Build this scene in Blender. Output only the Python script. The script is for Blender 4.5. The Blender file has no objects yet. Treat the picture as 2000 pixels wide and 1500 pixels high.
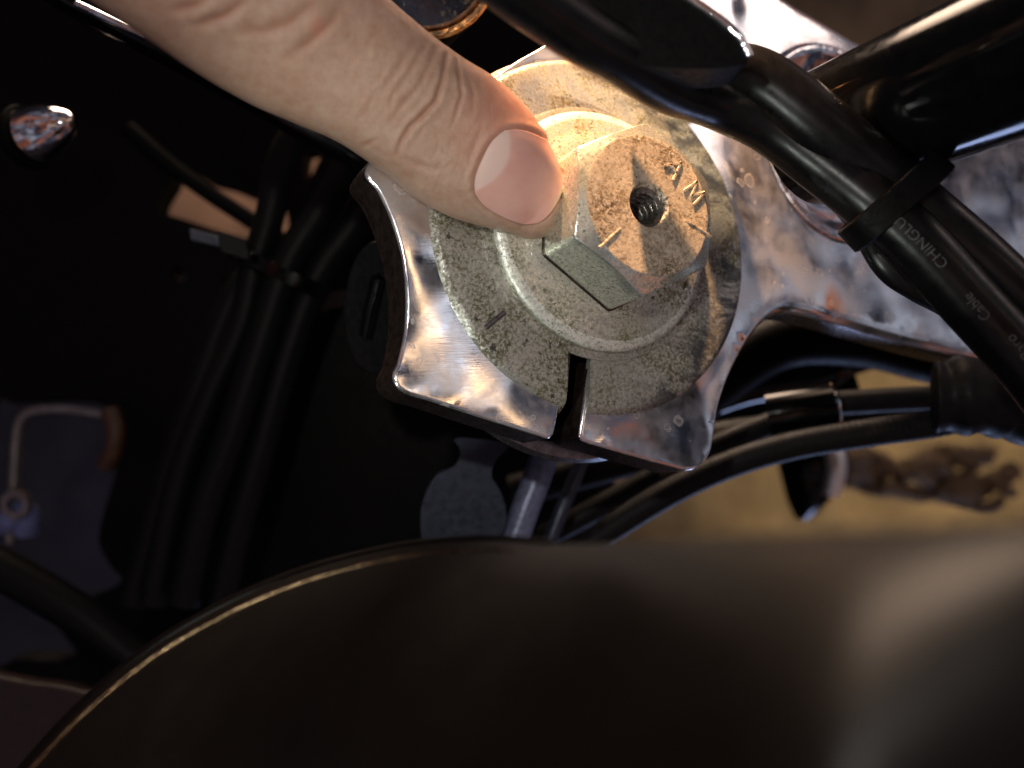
import bpy, bmesh, math, random
from mathutils import Vector, Matrix, Quaternion, noise
from mathutils.geometry import delaunay_2d_cdt
random.seed(7)
sc = bpy.context.scene
sc.unit_settings.system = 'METRIC'
sc.unit_settings.scale_length = 0.01          # one unit is one centimetre; z runs up the steering stem, origin on the bolt flange

# ------------------------------------------------------------------ camera
CAM = Vector((-10.3444, -4.9444, 15.0836))
RV = Vector((0.1308, -0.4744, -0.0703))
RM = Quaternion(RV.normalized(), RV.length).to_matrix()
cam_d = bpy.data.cameras.new('camera')
cam = bpy.data.objects.new('camera', cam_d)
sc.collection.objects.link(cam)
cam.matrix_world = Matrix.Translation(CAM) @ RM.to_4x4()
cam_d.sensor_width = 36.0
cam_d.lens = 32.4
cam_d.clip_start = 0.2
cam_d.clip_end = 2000
cam_d.dof.use_dof = True
cam_d.dof.focus_distance = 17.9
cam_d.dof.aperture_fstop = 0.095
sc.camera = cam

def ray(x, y):
    return RM @ Vector(((x-1000)/1800.0, (750-y)/1800.0, -1.0))
def W(x, y, z):                                # sight line met with the level plane at height z
    r = ray(x, y)
    return CAM + r*((z-CAM.z)/r.z)
def D(x, y, d):                                # point on a sight line at depth d
    return CAM + ray(x, y)*d
def P(v):                                      # point to sight line numbers
    q = RM.transposed() @ (v-CAM)
    return (1000+1800*q.x/-q.z, 750-1800*q.y/-q.z, -q.z)
VIEW = RM @ Vector((0, 0, 1))                  # towards the camera

# ------------------------------------------------------------------ world and lamps
sc.view_settings.view_transform = 'Standard'
sc.view_settings.look = 'None'
sc.view_settings.exposure = 0.0
sc.view_settings.gamma = 1.0
world = bpy.data.worlds.new('World')
sc.world = world
world.use_nodes = True
wn = world.node_tree.nodes; wl = world.node_tree.links
wn.clear()
wo = wn.new('ShaderNodeOutputWorld'); wb = wn.new('ShaderNodeBackground')
wt = wn.new('ShaderNodeTexCoord'); wz = wn.new('ShaderNodeTexNoise'); wr = wn.new('ShaderNodeValToRGB')
wz.inputs['Scale'].default_value = 5.0
wz.inputs['Detail'].default_value = 2.0
wr.color_ramp.elements[0].position = 0.42; wr.color_ramp.elements[0].color = (0.012, 0.015, 0.025, 1)
wr.color_ramp.elements[1].position = 0.66; wr.color_ramp.elements[1].color = (0.78, 0.84, 1.0, 1)
e = wr.color_ramp.elements.new(0.54); e.color = (0.16, 0.17, 0.24, 1)
wz2 = wn.new('ShaderNodeTexNoise'); wz2.inputs['Scale'].default_value = 5.0; wz2.inputs['Detail'].default_value = 1.0
wm = wn.new('ShaderNodeMapping'); wm.inputs['Location'].default_value = (4.3, 1.7, 2.2)
wr2 = wn.new('ShaderNodeValToRGB'); wr2.color_ramp.elements[0].position = 0.56; wr2.color_ramp.elements[1].position = 0.64
wx = wn.new('ShaderNodeMix'); wx.data_type = 'RGBA'; wx.inputs[7].default_value = (0.85, 0.27, 0.12, 1)
wl.new(wt.outputs['Generated'], wm.inputs['Vector']); wl.new(wm.outputs[0], wz2.inputs['Vector'])
wl.new(wz2.outputs['Fac'], wr2.inputs['Fac']); wl.new(wr2.outputs['Color'], wx.inputs[0])
wl.new(wt.outputs['Generated'], wz.inputs['Vector'])
wl.new(wz.outputs['Fac'], wr.inputs['Fac'])
wl.new(wr.outputs['Color'], wx.inputs[6])
wl.new(wx.outputs[2], wb.inputs['Color'])
wl.new(wb.outputs['Background'], wo.inputs['Surface'])
wb.inputs['Strength'].default_value = 0.42

def lamp(name, loc, target, size, power, col, kind='AREA', spread=None):
    d = bpy.data.lights.new(name, kind)
    d.energy = power; d.color = col
    if kind == 'AREA':
        d.shape = 'DISK'; d.size = size
        if spread: d.spread = math.radians(spread)
    elif kind == 'SPOT':
        d.shadow_soft_size = size; d.spot_size = math.radians(spread or 40); d.spot_blend = 0.5
    else:
        d.shadow_soft_size = size
    o = bpy.data.objects.new(name, d); sc.collection.objects.link(o)
    o.location = loc
    o.rotation_euler = (Vector(target)-Vector(loc)).to_track_quat('-Z', 'Y').to_euler()
    return o
# warm work lamp beyond the handlebar, cool phone light by the lens, cool side light, weak bluish room lamp
lamp('warm_work_lamp', (-6, 42, 9.2), (1.5, 1.5, 0), 1.0, 620000, (1.0, 0.55, 0.26), 'SPOT', 12)
lamp('hot_patch_beam', (32.5, -23.6, 16.6), (0.65, 3.2, -0.3), 0.5, 520000, (1.0, 0.72, 0.45), 'SPOT', 4.4)  # added narrow spot for the hot patch on the clamp
lamp('phone_light', CAM+RM @ Vector((-3.0, 4.6, 0.3)), (0, -1, 0), 0.7, 980, (1.0, 0.97, 0.90))
lamp('cool_side_lamp', (-23, -12, 9.5), (0, -1, 0), 0.8, 8500, (0.93, 1.0, 0.90), 'SPOT', 36)
for nm_, lc_, sz_, pw_, cl_, rz_ in (('added_streak_light', (40, 20, 80), (5, 90), 1900, (0.86, 0.90, 1.0), 0.4), ('added_streak_light', (21, 2, 87), (4, 46), 2200, (1.0, 0.62, 0.32), -1.2), ('added_arm_light', (60, 42, 54), (12, 34), 4200, (1.0, 0.74, 0.62), 0.7)):  # added lights giving the chrome streaks and a peach sheen to reflect
    o_ = lamp(nm_, lc_, (0, 0, 0), 1, pw_, cl_); o_.data.shape = 'RECTANGLE'; o_.data.size, o_.data.size_y = sz_
    o_.rotation_euler.rotate_axis('Z', rz_)
lamp('tank_sheen_fill', (11, 125, -34), (0, 0, 5), 80, 24000, (1.0, 0.72, 0.52), 'AREA', 40)  # added disc that gives the tank its broad warm sheen
lamp('bluish_room_lamp', (37, -37, -28), (3, 0, 0), 12, 3800, (0.45, 0.58, 1.0))
lamp('rear_warm_fill', (-60, -40, 90), (5, -10, 0), 40, 1200, (1.0, 0.70, 0.48))  # added behind the camera for a soft warm sheen on the tank
lamp('cardboard_fill', (26, 46, -28), (22, 38, -60), 2, 22000, (1.0, 0.70, 0.50), 'SPOT', 86)  # added spot brightening the cardboard and the floor mirrored in the tank
lamp('floor_fill', (85, -5, -14), (80, 0, -60), 8, 95000, (1.0, 0.74, 0.42), 'SPOT', 84)  # added spot that brightens the tan mat

# ------------------------------------------------------------------ materials
def mat(name):
    m = bpy.data.materials.new(name); m.use_nodes = True
    n = m.node_tree.nodes; l = m.node_tree.links
    return m, n, l, n['Principled BSDF']
def coords(n, l, scale=1.0, vec=None, rot=None):
    t = n.new('ShaderNodeTexCoord'); mp = n.new('ShaderNodeMapping')
    mp.inputs['Scale'].default_value = vec or (scale,)*3
    if rot: mp.inputs['Rotation'].default_value = rot
    l.new(t.outputs['Object'], mp.inputs['Vector'])
    return mp.outputs['Vector']
def nz(n, l, v, scale, detail=4, rough=0.55, dist=0.0):
    t = n.new('ShaderNodeTexNoise'); t.inputs['Scale'].default_value = scale
    t.inputs['Detail'].default_value = detail; t.inputs['Roughness'].default_value = rough
    t.inputs['Distortion'].default_value = dist
    l.new(v, t.inputs['Vector']); return t.outputs['Fac']
def ramp(n, l, f, stops):
    r = n.new('ShaderNodeValToRGB'); cr = r.color_ramp
    while len(cr.elements) < len(stops): cr.elements.new(0.5)
    for e, (p, c) in zip(cr.elements, stops):
        e.position = p; e.color = (*c, 1) if isinstance(c, tuple) else (c, c, c, 1)
    l.new(f, r.inputs['Fac']); return r.outputs['Color']
def mix(n, l, f, a, b, mode='MIX'):
    m = n.new('ShaderNodeMix'); m.data_type = 'RGBA'; m.blend_type = mode
    for s, k in ((f, 0), (a, 6), (b, 7)):
        if isinstance(s, (int, float)): m.inputs[k].default_value = s if k == 0 else (s, s, s, 1)
        elif isinstance(s, tuple): m.inputs[k].default_value = (*s, 1)
        else: l.new(s, m.inputs[k])
    return m.outputs[2]
def math_(n, l, op, a, b=None, clamp=False):
    m = n.new('ShaderNodeMath'); m.operation = op; m.use_clamp = clamp
    for s, k in ((a, 0), (b, 1)):
        if s is None: continue
        if isinstance(s, (int, float)): m.inputs[k].default_value = s
        else: l.new(s, m.inputs[k])
    return m.outputs[0]
def bump(n, l, bs, h, strength, dist, prev=None):
    b = n.new('ShaderNodeBump'); b.inputs['Strength'].default_value = strength
    b.inputs['Distance'].default_value = dist
    l.new(h, b.inputs['Height'])
    if prev: l.new(prev, b.inputs['Normal'])
    l.new(b.outputs['Normal'], bs.inputs['Normal'])
    return b.outputs['Normal']

def simple(name, col, rough=0.5, metal=0.0, spec=0.5, nscale=6.0, namp=0.35, bumps=0.15, bscale=25, bd=0.02, coat=0.0, rvar=0.15):
    m, n, l, b = mat(name)
    v = coords(n, l)
    f = nz(n, l, v, nscale, 6, 0.6)
    dark = tuple(c*(1-namp) for c in col); light = tuple(min(1, c*(1+namp)) for c in col)
    l.new(ramp(n, l, f, [(0.3, dark), (0.7, light)]), b.inputs['Base Color'])
    g = nz(n, l, v, nscale*2.3, 5, 0.65)
    l.new(ramp(n, l, g, [(0.3, max(0.02, rough-rvar)), (0.7, min(1, rough+rvar))]), b.inputs['Roughness'])
    b.inputs['Metallic'].default_value = metal
    b.inputs['Specular IOR Level'].default_value = spec
    if coat:
        b.inputs['Coat Weight'].default_value = coat; b.inputs['Coat Roughness'].default_value = 0.05
    if bumps: bump(n, l, b, nz(n, l, v, bscale, 4), bumps, bd)
    return m

def dirty_metal(name, base, grime, speck, amount, rough=0.42, metal=0.75, bst=0.4, rim=None):
    """zinc plated steel with brown grime and black specks"""
    m, n, l, b = mat(name)
    v = coords(n, l)
    patch = nz(n, l, v, 1.0, 6, 0.7, 0.5)
    fine = nz(n, l, v, 13, 6, 0.7, 0.0)
    spk = nz(n, l, v, 27, 3, 0.6, 0.0)
    col = ramp(n, l, fine, [(0.33, tuple(c*0.48 for c in base)), (0.5, base), (0.68, tuple(min(1, c*1.3) for c in base))])
    gm = math_(n, l, 'MULTIPLY', ramp(n, l, patch, [(0.38, 0.0), (0.62, 1.0)]), ramp(n, l, fine, [(0.36, 1.0), (0.6, 0.0)]))
    gm = math_(n, l, 'MULTIPLY', gm, amount, True)
    zone = ramp(n, l, nz(n, l, v, 0.75, 4, 0.6, 0.4), [(0.40, 0.6), (0.55, 1.0)])
    gm = math_(n, l, 'MULTIPLY', gm, zone)
    col = mix(n, l, gm, col, grime)
    both = math_(n, l, 'ADD', spk, math_(n, l, 'MULTIPLY', patch, -0.5))
    sm = ramp(n, l, both, [(0.10, 1.0), (0.16, 0.0)])
    big = ramp(n, l, math_(n, l, 'ADD', nz(n, l, v, 8.0, 3, 0.6, 0.0), math_(n, l, 'MULTIPLY', patch, -0.15)), [(0.27, 1.0), (0.30, 0.0)])
    allm = math_(n, l, 'MULTIPLY', math_(n, l, 'MAXIMUM', sm, big), zone)
    col = mix(n, l, math_(n, l, 'MULTIPLY', allm, 0.9), col, speck)
    if rim:                                     # oily black smear near the rim
        ln = n.new('ShaderNodeVectorMath'); ln.operation = 'LENGTH'
        flat = n.new('ShaderNodeMapping'); flat.inputs['Scale'].default_value = (1, 1, 0); l.new(v, flat.inputs['Vector'])
        l.new(flat.outputs[0], ln.inputs[0])
        ring_m = ramp(n, l, math_(n, l, 'DIVIDE', ln.outputs['Value'], 5.0), [(rim-0.12, 0.0), (rim, 1.0)])
        sme = ramp(n, l, nz(n, l, coords(n, l, vec=(0.8, 1.3, 1)), 0.9, 7, 0.72, 0.6), [(0.46, 0.0), (0.56, 1.0)])
        sx = n.new('ShaderNodeSeparateXYZ'); l.new(v, sx.inputs[0])
        ring_m = math_(n, l, 'MULTIPLY', ring_m, ramp(n, l, math_(n, l, 'DIVIDE', sx.outputs['X'], 4.0), [(0.05, 0.0), (0.35, 1.0)]))
        col = mix(n, l, math_(n, l, 'MULTIPLY', math_(n, l, 'MULTIPLY', ring_m, sme), 0.85), col, (0.03, 0.034, 0.045))
    l.new(col, b.inputs['Base Color'])
    mm = math_(n, l, 'SUBTRACT', metal, math_(n, l, 'MULTIPLY', math_(n, l, 'MAXIMUM', allm, gm), metal*0.9), True)
    l.new(mm, b.inputs['Metallic'])
    rr = math_(n, l, 'ADD', ramp(n, l, fine, [(0.3, rough+0.12), (0.7, rough-0.1)]), math_(n, l, 'MULTIPLY', gm, 0.25), True)
    l.new(rr, b.inputs['Roughness'])
    h = math_(n, l, 'SUBTRACT', fine, math_(n, l, 'MULTIPLY', allm, 0.35))
    bump(n, l, b, h, bst, 0.035)
    return m

M = {}
M['head'] = dirty_metal('zinc_head', (0.62, 0.53, 0.42), (0.17, 0.115, 0.06), (0.035, 0.024, 0.015), 1.7, 0.45, 0.45)
M['flange'] = dirty_metal('zinc_flange', (0.74, 0.74, 0.64), (0.17, 0.14, 0.06), (0.03, 0.026, 0.015), 2.0, 0.30, 0.82, 0.3)
M['boss'] = dirty_metal('cast_boss', (0.52, 0.52, 0.48), (0.13, 0.115, 0.055), (0.02, 0.018, 0.012), 2.0, 0.34, 0.82, 0.35, 0.66)
M['rim'] = dirty_metal('zinc_rim_lit', (0.80, 0.82, 0.74), (0.3, 0.28, 0.18), (0.04, 0.04, 0.03), 0.5, 0.34, 0.5, 0.2)  # paler copy of the flange metal, carries the light on its chamfer
M['side'] = dirty_metal('zinc_side', (0.78, 0.82, 0.73), (0.25, 0.26, 0.18), (0.03, 0.03, 0.02), 0.25, 0.24, 0.88, 0.05)

def chrome_mat():
    m, n, l, b = mat('polished_aluminium')
    v = coords(n, l)
    warp = nz(n, l, v, 0.55, 1, 0.4)
    smudge = nz(n, l, v, 1.1, 8, 0.62, 0.25)
    fine = nz(n, l, v, 22, 5, 0.7)
    # dried water drops: rings and pale discs of differing size
    def rings(scale, lo, seed):
        vo = n.new('ShaderNodeTexVoronoi'); vo.feature = 'F1'
        vo.inputs['Scale'].default_value = scale; vo.inputs['Randomness'].default_value = 1.0
        mp = n.new('ShaderNodeMapping'); mp.inputs['Location'].default_value = (seed, seed*2, 0)
        ad = n.new('ShaderNodeVectorMath'); ad.operation = 'ADD'
        nt = n.new('ShaderNodeTexNoise'); nt.inputs['Scale'].default_value = 3.0; l.new(v, nt.inputs['Vector'])
        sm_ = n.new('ShaderNodeVectorMath'); sm_.operation = 'SCALE'; sm_.inputs['Scale'].default_value = 0.22
        l.new(nt.outputs['Color'], sm_.inputs[0])
        l.new(v, ad.inputs[0]); l.new(sm_.outputs[0], ad.inputs[1])
        l.new(ad.outputs[0], mp.inputs['Vector']); l.new(mp.outputs[0], vo.inputs['Vector'])
        d = vo.outputs['Distance']
        sepc = n.new('ShaderNodeSeparateColor'); l.new(vo.outputs['Color'], sepc.inputs[0])
        rad = math_(n, l, 'ADD', math_(n, l, 'MULTIPLY', sepc.outputs[0], 0.26), lo)
        k = math_(n, l, 'SUBTRACT', d, rad)
        edge = ramp(n, l, math_(n, l, 'ABSOLUTE', k), [(0.0, 1.0), (0.045, 0.0)])
        disc = ramp(n, l, k, [(0.0, 0.35), (0.02, 0.0)])
        on = ramp(n, l, sepc.outputs[1], [(0.45, 0.0), (0.5, 1.0)])
        return math_(n, l, 'MULTIPLY', math_(n, l, 'MAXIMUM', edge, disc), on)
    rg = math_(n, l, 'MAXIMUM', rings(1.25, 0.05, 3.1), rings(2.6, 0.03, 7.7))
    dustm = ramp(n, l, smudge, [(0.38, 0.02), (0.66, 0.24)])
    film = math_(n, l, 'MAXIMUM', dustm, math_(n, l, 'MULTIPLY', rg, 0.55))
    col = mix(n, l, film, (0.84, 0.83, 0.86), (0.46, 0.44, 0.42))
    dk = ramp(n, l, math_(n, l, 'ADD', math_(n, l, 'MULTIPLY', smudge, 0.5), math_(n, l, 'MULTIPLY', fine, 0.5)), [(0.33, 1.0), (0.41, 0.0)])
    col = mix(n, l, math_(n, l, 'MULTIPLY', dk, 0.6), col, (0.05, 0.05, 0.055))
    # fine scratches
    sc1 = nz(n, l, coords(n, l, vec=(2.0, 40, 2.0), rot=(0, 0, 0.5)), 1.0, 3, 0.5)
    l.new(col, b.inputs['Base Color'])
    l.new(math_(n, l, 'SUBTRACT', 1.0, math_(n, l, 'MULTIPLY', film, 0.95), True), b.inputs['Metallic'])
    rr = math_(n, l, 'ADD', ramp(n, l, smudge, [(0.34, 0.04), (0.64, 0.18)]), math_(n, l, 'MULTIPLY', film, 0.25), True)
    l.new(rr, b.inputs['Roughness'])
    nn = bump(n, l, b, warp, 0.32, 0.5)
    nn = bump(n, l, b, sc1, 0.05, 0.02, nn)
    bump(n, l, b, fine, 0.05, 0.01, nn)
    return m
M['chrome'] = chrome_mat()
M['cast'] = simple('shade_grime_metal', (0.055, 0.038, 0.032), 0.3, 0.7, nscale=5, namp=0.5, bumps=0.4, bscale=9, bd=0.05)  # wall colour carries dark reflections; also serves the grime at the bolt base
M['bright'] = simple('bright_chrome', (0.75, 0.75, 0.78), 0.09, 1.0, nscale=3, namp=0.1, bumps=0.15, bscale=2, bd=0.2, rvar=0.05)
M['steel'] = simple('dark_steel', (0.22, 0.22, 0.23), 0.35, 0.9, nscale=5, bumps=0.2)
M['thread'] = simple('thread_steel', (0.26, 0.25, 0.22), 0.3, 0.9, nscale=9, bumps=0.2, bscale=30)
M['gold'] = simple('warm_trim_metal', (0.55, 0.38, 0.22), 0.16, 1.0, nscale=4, bumps=0.3, bscale=14, bd=0.03)
M['gunmetal'] = simple('grey_painted_steel', (0.035, 0.045, 0.075), 0.38, 0.3, nscale=3, namp=0.15, bumps=0.15, bscale=50, bd=0.01)
M['bluegrey'] = simple('blue_grey_tube', (0.16, 0.19, 0.30), 0.35, 0.2, nscale=7, bumps=0.1)
M['rubber'] = simple('black_rubber', (0.007, 0.007, 0.008), 0.5, 0.0, spec=0.16, nscale=5, bumps=0.25, bscale=60, bd=0.01)
M['sheath'] = simple('black_cable_sheath', (0.0035, 0.0035, 0.004), 0.30, 0.0, spec=0.26, nscale=2, bumps=0.12, bscale=5, bd=0.02, rvar=0.06)
M['braid'] = simple('ribbed_hose', (0.009, 0.009, 0.010), 0.5, 0.0, spec=0.16, nscale=8, bumps=0.2, bscale=30)
M['gloss'] = simple('gloss_black_paint', (0.0025, 0.0025, 0.003), 0.12, 0.0, spec=0.22, nscale=3, bumps=0.03, bscale=4, rvar=0.05)
M['satchrome'] = simple('satin_chrome', (0.85, 0.88, 0.9), 0.35, 0.9, nscale=3, namp=0.1, bumps=0.05)
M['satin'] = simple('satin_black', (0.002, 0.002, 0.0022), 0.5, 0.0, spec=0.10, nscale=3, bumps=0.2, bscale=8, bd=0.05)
M['tank'] = simple('tank_lacquer', (0.0022, 0.0013, 0.0011), 0.44, 0.0, spec=0.16, nscale=0.8, namp=0.3, bumps=0.05, bscale=1.3, bd=0.25, rvar=0.03)
M['dull'] = simple('dull_black_sheath', (0.005, 0.0055, 0.006), 0.5, 0.0, spec=0.14, nscale=7, bumps=0.2, bscale=18)  # rougher copy of the cable sheath with less sheen
M['brown'] = simple('brown_plastic', (0.07, 0.03, 0.014), 0.5, 0.0, nscale=3)
M['rope'] = simple('brown_rope', (0.13, 0.09, 0.05), 0.8, 0.0, nscale=4, bumps=0.5)
M['paint'] = simple('grey_print', (0.07, 0.075, 0.08), 0.6, 0.0, nscale=12, namp=0.5, bumps=0)
M['dim_floor'] = simple('dim_blue_floor', (0.020, 0.024, 0.038), 0.8, 0.0, nscale=0.12, namp=0.5, bumps=0.3, bscale=0.6, bd=0.4)  # dim bluish light put into the floor colour
M['floor'] = simple('tan_floor', (0.17, 0.13, 0.075), 0.8, 0.0, nscale=0.12, namp=0.5, bumps=0.3, bscale=0.6, bd=0.4)
M['glass'] = simple('gauge_glass', (0.02, 0.025, 0.04), 0.06, 0.0, nscale=1.0, namp=0.8, bumps=0.5, bscale=1.2, bd=0.3, coat=1.0)

def skin_mat():
    m, n, l, b = mat('skin')
    v = coords(n, l)
    f = nz(n, l, v, 0.9, 5, 0.6, 0.4)
    g = nz(n, l, v, 5.0, 6, 0.7)
    col = ramp(n, l, f, [(0.32, (0.40, 0.225, 0.155)), (0.5, (0.45, 0.28, 0.205)), (0.68, (0.50, 0.345, 0.26))])
    col = mix(n, l, 0.5, col, ramp(n, l, g, [(0.3, (0.35, 0.19, 0.13)), (0.7, (0.54, 0.39, 0.30))]))
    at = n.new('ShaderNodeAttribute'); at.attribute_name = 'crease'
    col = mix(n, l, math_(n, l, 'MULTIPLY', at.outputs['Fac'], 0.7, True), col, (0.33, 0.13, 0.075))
    ar = n.new('ShaderNodeAttribute'); ar.attribute_name = 'redness'
    col = mix(n, l, math_(n, l, 'MULTIPLY', ar.outputs['Fac'], 0.6, True), col, (0.62, 0.21, 0.15))
    l.new(col, b.inputs['Base Color'])
    l.new(ramp(n, l, g, [(0.3, 0.38), (0.7, 0.55)]), b.inputs['Roughness'])
    b.inputs['Subsurface Weight'].default_value = 0.22
    b.inputs['Subsurface Radius'].default_value = (0.5, 0.2, 0.1)
    b.inputs['Subsurface Scale'].default_value = 0.5
    # wrinkles run across the finger; v is rotated so that x follows the finger
    ax = (D(500, 70, 15)-D(1000, 340, 17.5)); ang = math.atan2(ax.y, ax.x)
    wv = coords(n, l, vec=(9.0, 1.3, 1.3), rot=(0, 0, -ang))
    wr_ = nz(n, l, wv, 1.0, 4, 0.6, 0.5)
    vo = n.new('ShaderNodeTexVoronoi'); vo.inputs['Scale'].default_value = 13; vo.feature = 'DISTANCE_TO_EDGE'
    l.new(coords(n, l, vec=(1.5, 0.9, 1), rot=(0, 0, -ang)), vo.inputs['Vector'])
    cell = ramp(n, l, vo.outputs['Distance'], [(0.0, 0.0), (0.09, 1.0)])
    nn = bump(n, l, b, wr_, 0.15, 0.06)
    nn = bump(n, l, b, cell, 0.22, 0.014, nn)
    bump(n, l, b, nz(n, l, v, 26, 4), 0.25, 0.02, nn)
    return m
M['skin'] = skin_mat()
def nail_mat():
    m, n, l, b = mat('fingernail')
    at = n.new('ShaderNodeAttribute'); at.attribute_name = 'lunula'
    ae = n.new('ShaderNodeAttribute'); ae.attribute_name = 'free_edge'
    v = coords(n, l)
    col = ramp(n, l, nz(n, l, v, 2.0, 3), [(0.3, (0.68, 0.36, 0.31)), (0.7, (0.74, 0.43, 0.37))])
    col = mix(n, l, at.outputs['Fac'], col, (0.76, 0.54, 0.48))
    col = mix(n, l, ae.outputs['Fac'], col, (0.62, 0.56, 0.34))
    l.new(col, b.inputs['Base Color'])
    b.inputs['Roughness'].default_value = 0.33
    b.inputs['Subsurface Weight'].default_value = 0.15
    b.inputs['Subsurface Radius'].default_value = (0.3, 0.12, 0.08)
    b.inputs['Subsurface Scale'].default_value = 0.3
    bump(n, l, b, nz(n, l, coords(n, l, vec=(1, 14, 14), rot=(0, 0, -2.72)), 1.0, 3), 0.10, 0.02)
    return m
M['nail'] = nail_mat()

# ------------------------------------------------------------------ helpers
COL = sc.collection
def mk(name, verts, faces, m, parent=None, smooth=True):
    me = bpy.data.meshes.new(name)
    me.from_pydata([tuple(v) for v in verts], [], faces)
    me.materials.append(m)
    bm = bmesh.new(); bm.from_mesh(me)
    bmesh.ops.recalc_face_normals(bm, faces=bm.faces)
    bm.to_mesh(me); bm.free()
    if smooth:
        for p in me.polygons: p.use_smooth = True
        try: me.set_sharp_from_angle(angle=math.radians(40))
        except Exception: pass
    o = bpy.data.objects.new(name, me); COL.objects.link(o)
    if parent: o.parent = parent
    return o
def thing(name, label, cat, group=None):
    o = bpy.data.objects.new(name, None); COL.objects.link(o); o.empty_display_size = 0.5
    return tag(o, label, cat, group)
def tag(o, label, cat, group=None, kind=None):
    if label: o['label'] = label
    if cat: o['category'] = cat
    if group: o['group'] = group
    if kind: o['kind'] = kind
    return o
def crom(pts, n):
    """Catmull-Rom through Vectors, n samples per span"""
    pts = [Vector(p) for p in pts]
    q = [pts[0]*2-pts[1]] + pts + [pts[-1]*2-pts[-2]]
    out = []
    for i in range(1, len(q)-2):
        for k in range(n):
            t = k/n
            a, b, c, d = q[i-1], q[i], q[i+1], q[i+2]
            out.append(0.5*((2*b)+(c-a)*t+(2*a-5*b+4*c-d)*t*t+(3*b-a-3*c+d)*t**3))
    out.append(pts[-1]); return out
def frames(path, ref=None):
    ref = (ref or VIEW)
    T, N, B = [], [], []
    for i in range(len(path)):
        t = (path[min(i+1, len(path)-1)]-path[max(i-1, 0)]).normalized()
        nn = (ref - t*ref.dot(t))
        if nn.length < 1e-3: nn = t.orthogonal()
        nn.normalize()
        T.append(t); N.append(nn); B.append(t.cross(nn))
    return T, N, B
def tube_geo(path, rad, seg=24, flat=1.0, caps=True, prof=None):
    T, N, B = frames(path)
    vs, fs = [], []
    for i, p in enumerate(path):
        u = i/(len(path)-1)
        r = rad(u) if callable(rad) else rad
        for k in range(seg):
            a = 2*math.pi*k/seg
            rr = r*(prof(u, a) if prof else 1)
            vs.append(p + N[i]*math.cos(a)*rr*flat + B[i]*math.sin(a)*rr)
    for i in range(len(path)-1):
        for k in range(seg):
            a = i*seg+k; b_ = i*seg+(k+1) % seg
            fs.append((a, b_, b_+seg, a+seg))
    if caps:
        fs.append(tuple(range(seg))[::-1]); fs.append(tuple((len(path)-1)*seg+k for k in range(seg)))
    return vs, fs
def tube(name, pts, rad, m, parent=None, n=10, seg=24, flat=1.0, prof=None):
    path = crom(pts, n)
    vs, fs = tube_geo(path, rad, seg, flat, True, prof)
    return mk(name, vs, fs, m, parent)
def lathe(name, prof, m, origin=(0, 0, 0), axis=(0, 0, 1), parent=None, seg=96, closed=True, ang=None):
    """prof: list of (r, z) along axis; closed joins last to first"""
    q = Vector((0, 0, 1)).rotation_difference(Vector(axis).normalized())
    o_ = Vector(origin)
    vs, fs = [], []
    for i in range(seg):
        a = 2*math.pi*i/seg
        for r, z in prof:
            vs.append(o_ + q @ Vector((r*math.cos(a), r*math.sin(a), z)))
    k = len(prof)
    for i in range(seg):
        j = (i+1) % seg
        for s in range(k if closed else k-1):
            t = (s+1) % k
            fs.append((i*k+s, j*k+s, j*k+t, i*k+t))
    o = mk(name, vs, fs, m, parent)
    return o
def disc_prof(prof):
    return prof
def prism(name, outer, holes, axis, thick, m, parent=None, bev=0.0, dome=None):
    """flat sheet: outline (list of Vectors, coplanar-ish) given real thickness along axis, with openings"""
    axis = Vector(axis).normalized()
    c = sum(outer, Vector())/len(outer)
    X = (outer[1]-outer[0]); X = (X-axis*X.dot(axis)).normalized(); Y = axis.cross(X)
    def to2(p): return Vector(((p-c).dot(X), (p-c).dot(Y)))
    pts = [to2(p) for p in outer]; loops = [list(range(len(outer)))]
    for h in holes:
        b0 = len(pts); pts += [to2(p) for p in h]; loops.append(list(range(b0, b0+len(h))))
    edges = [(lp[i], lp[(i+1) % len(lp)]) for lp in loops for i in range(len(lp))]
    r = delaunay_2d_cdt(pts, edges, [], 0, 1e-5)
    v2, f2 = r[0], r[2]
    hp = [[pts[i] for i in lp] for lp in loops]
    def inside(p, poly):
        c_ = False
        for i in range(len(poly)):
            a, b = poly[i], poly[i-1]
            if (a.y > p.y) != (b.y > p.y) and p.x < (b.x-a.x)*(p.y-a.y)/(b.y-a.y)+a.x: c_ = not c_
        return c_
    keep = []
    for f in f2:
        g = sum((v2[i] for i in f), Vector((0, 0)))/len(f)
        if inside(g, hp[0]) and not any(inside(g, h) for h in hp[1:]): keep.append(tuple(f))
    def lift(p): return c + X*p.x + Y*p.y + (axis*dome(p) if dome else Vector())
    vs = [lift(p) for p in v2] + [lift(p)-axis*thick for p in v2]
    k = len(v2)
    fs = keep + [tuple(i+k for i in f[::-1]) for f in keep]
    cnt = {}
    for f in keep:
        for i in range(len(f)):
            e = (f[i], f[(i+1) % len(f)]); cnt[e] = 1
    for (a, b) in list(cnt):
        if (b, a) not in cnt: fs.append((a, a+k, b+k, b))
    o = mk(name, vs, fs, m, parent)
    if bev:
        md = o.modifiers.new('edge', 'BEVEL'); md.width = bev; md.segments = 3; md.limit_method = 'ANGLE'; md.angle_limit = math.radians(35)
    return o
def smooth_loop(px, n=8):
    pts = [Vector((x, y, 0)) for x, y in px]
    k = len(pts); out = []
    for i in range(k):
        a, b, c, d = pts[i-1], pts[i], pts[(i+1) % k], pts[(i+2) % k]
        for s in range(n):
            t = s/n
            out.append(0.5*((2*b)+(c-a)*t+(2*a-5*b+4*c-d)*t*t+(3*b-a-3*c+d)*t**3))
    return [(p.x, p.y) for p in out]
def sstep(a, b, x):
    t = max(0.0, min(1.0, (x-a)/(b-a))); return t*t*(3-2*t)

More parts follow.
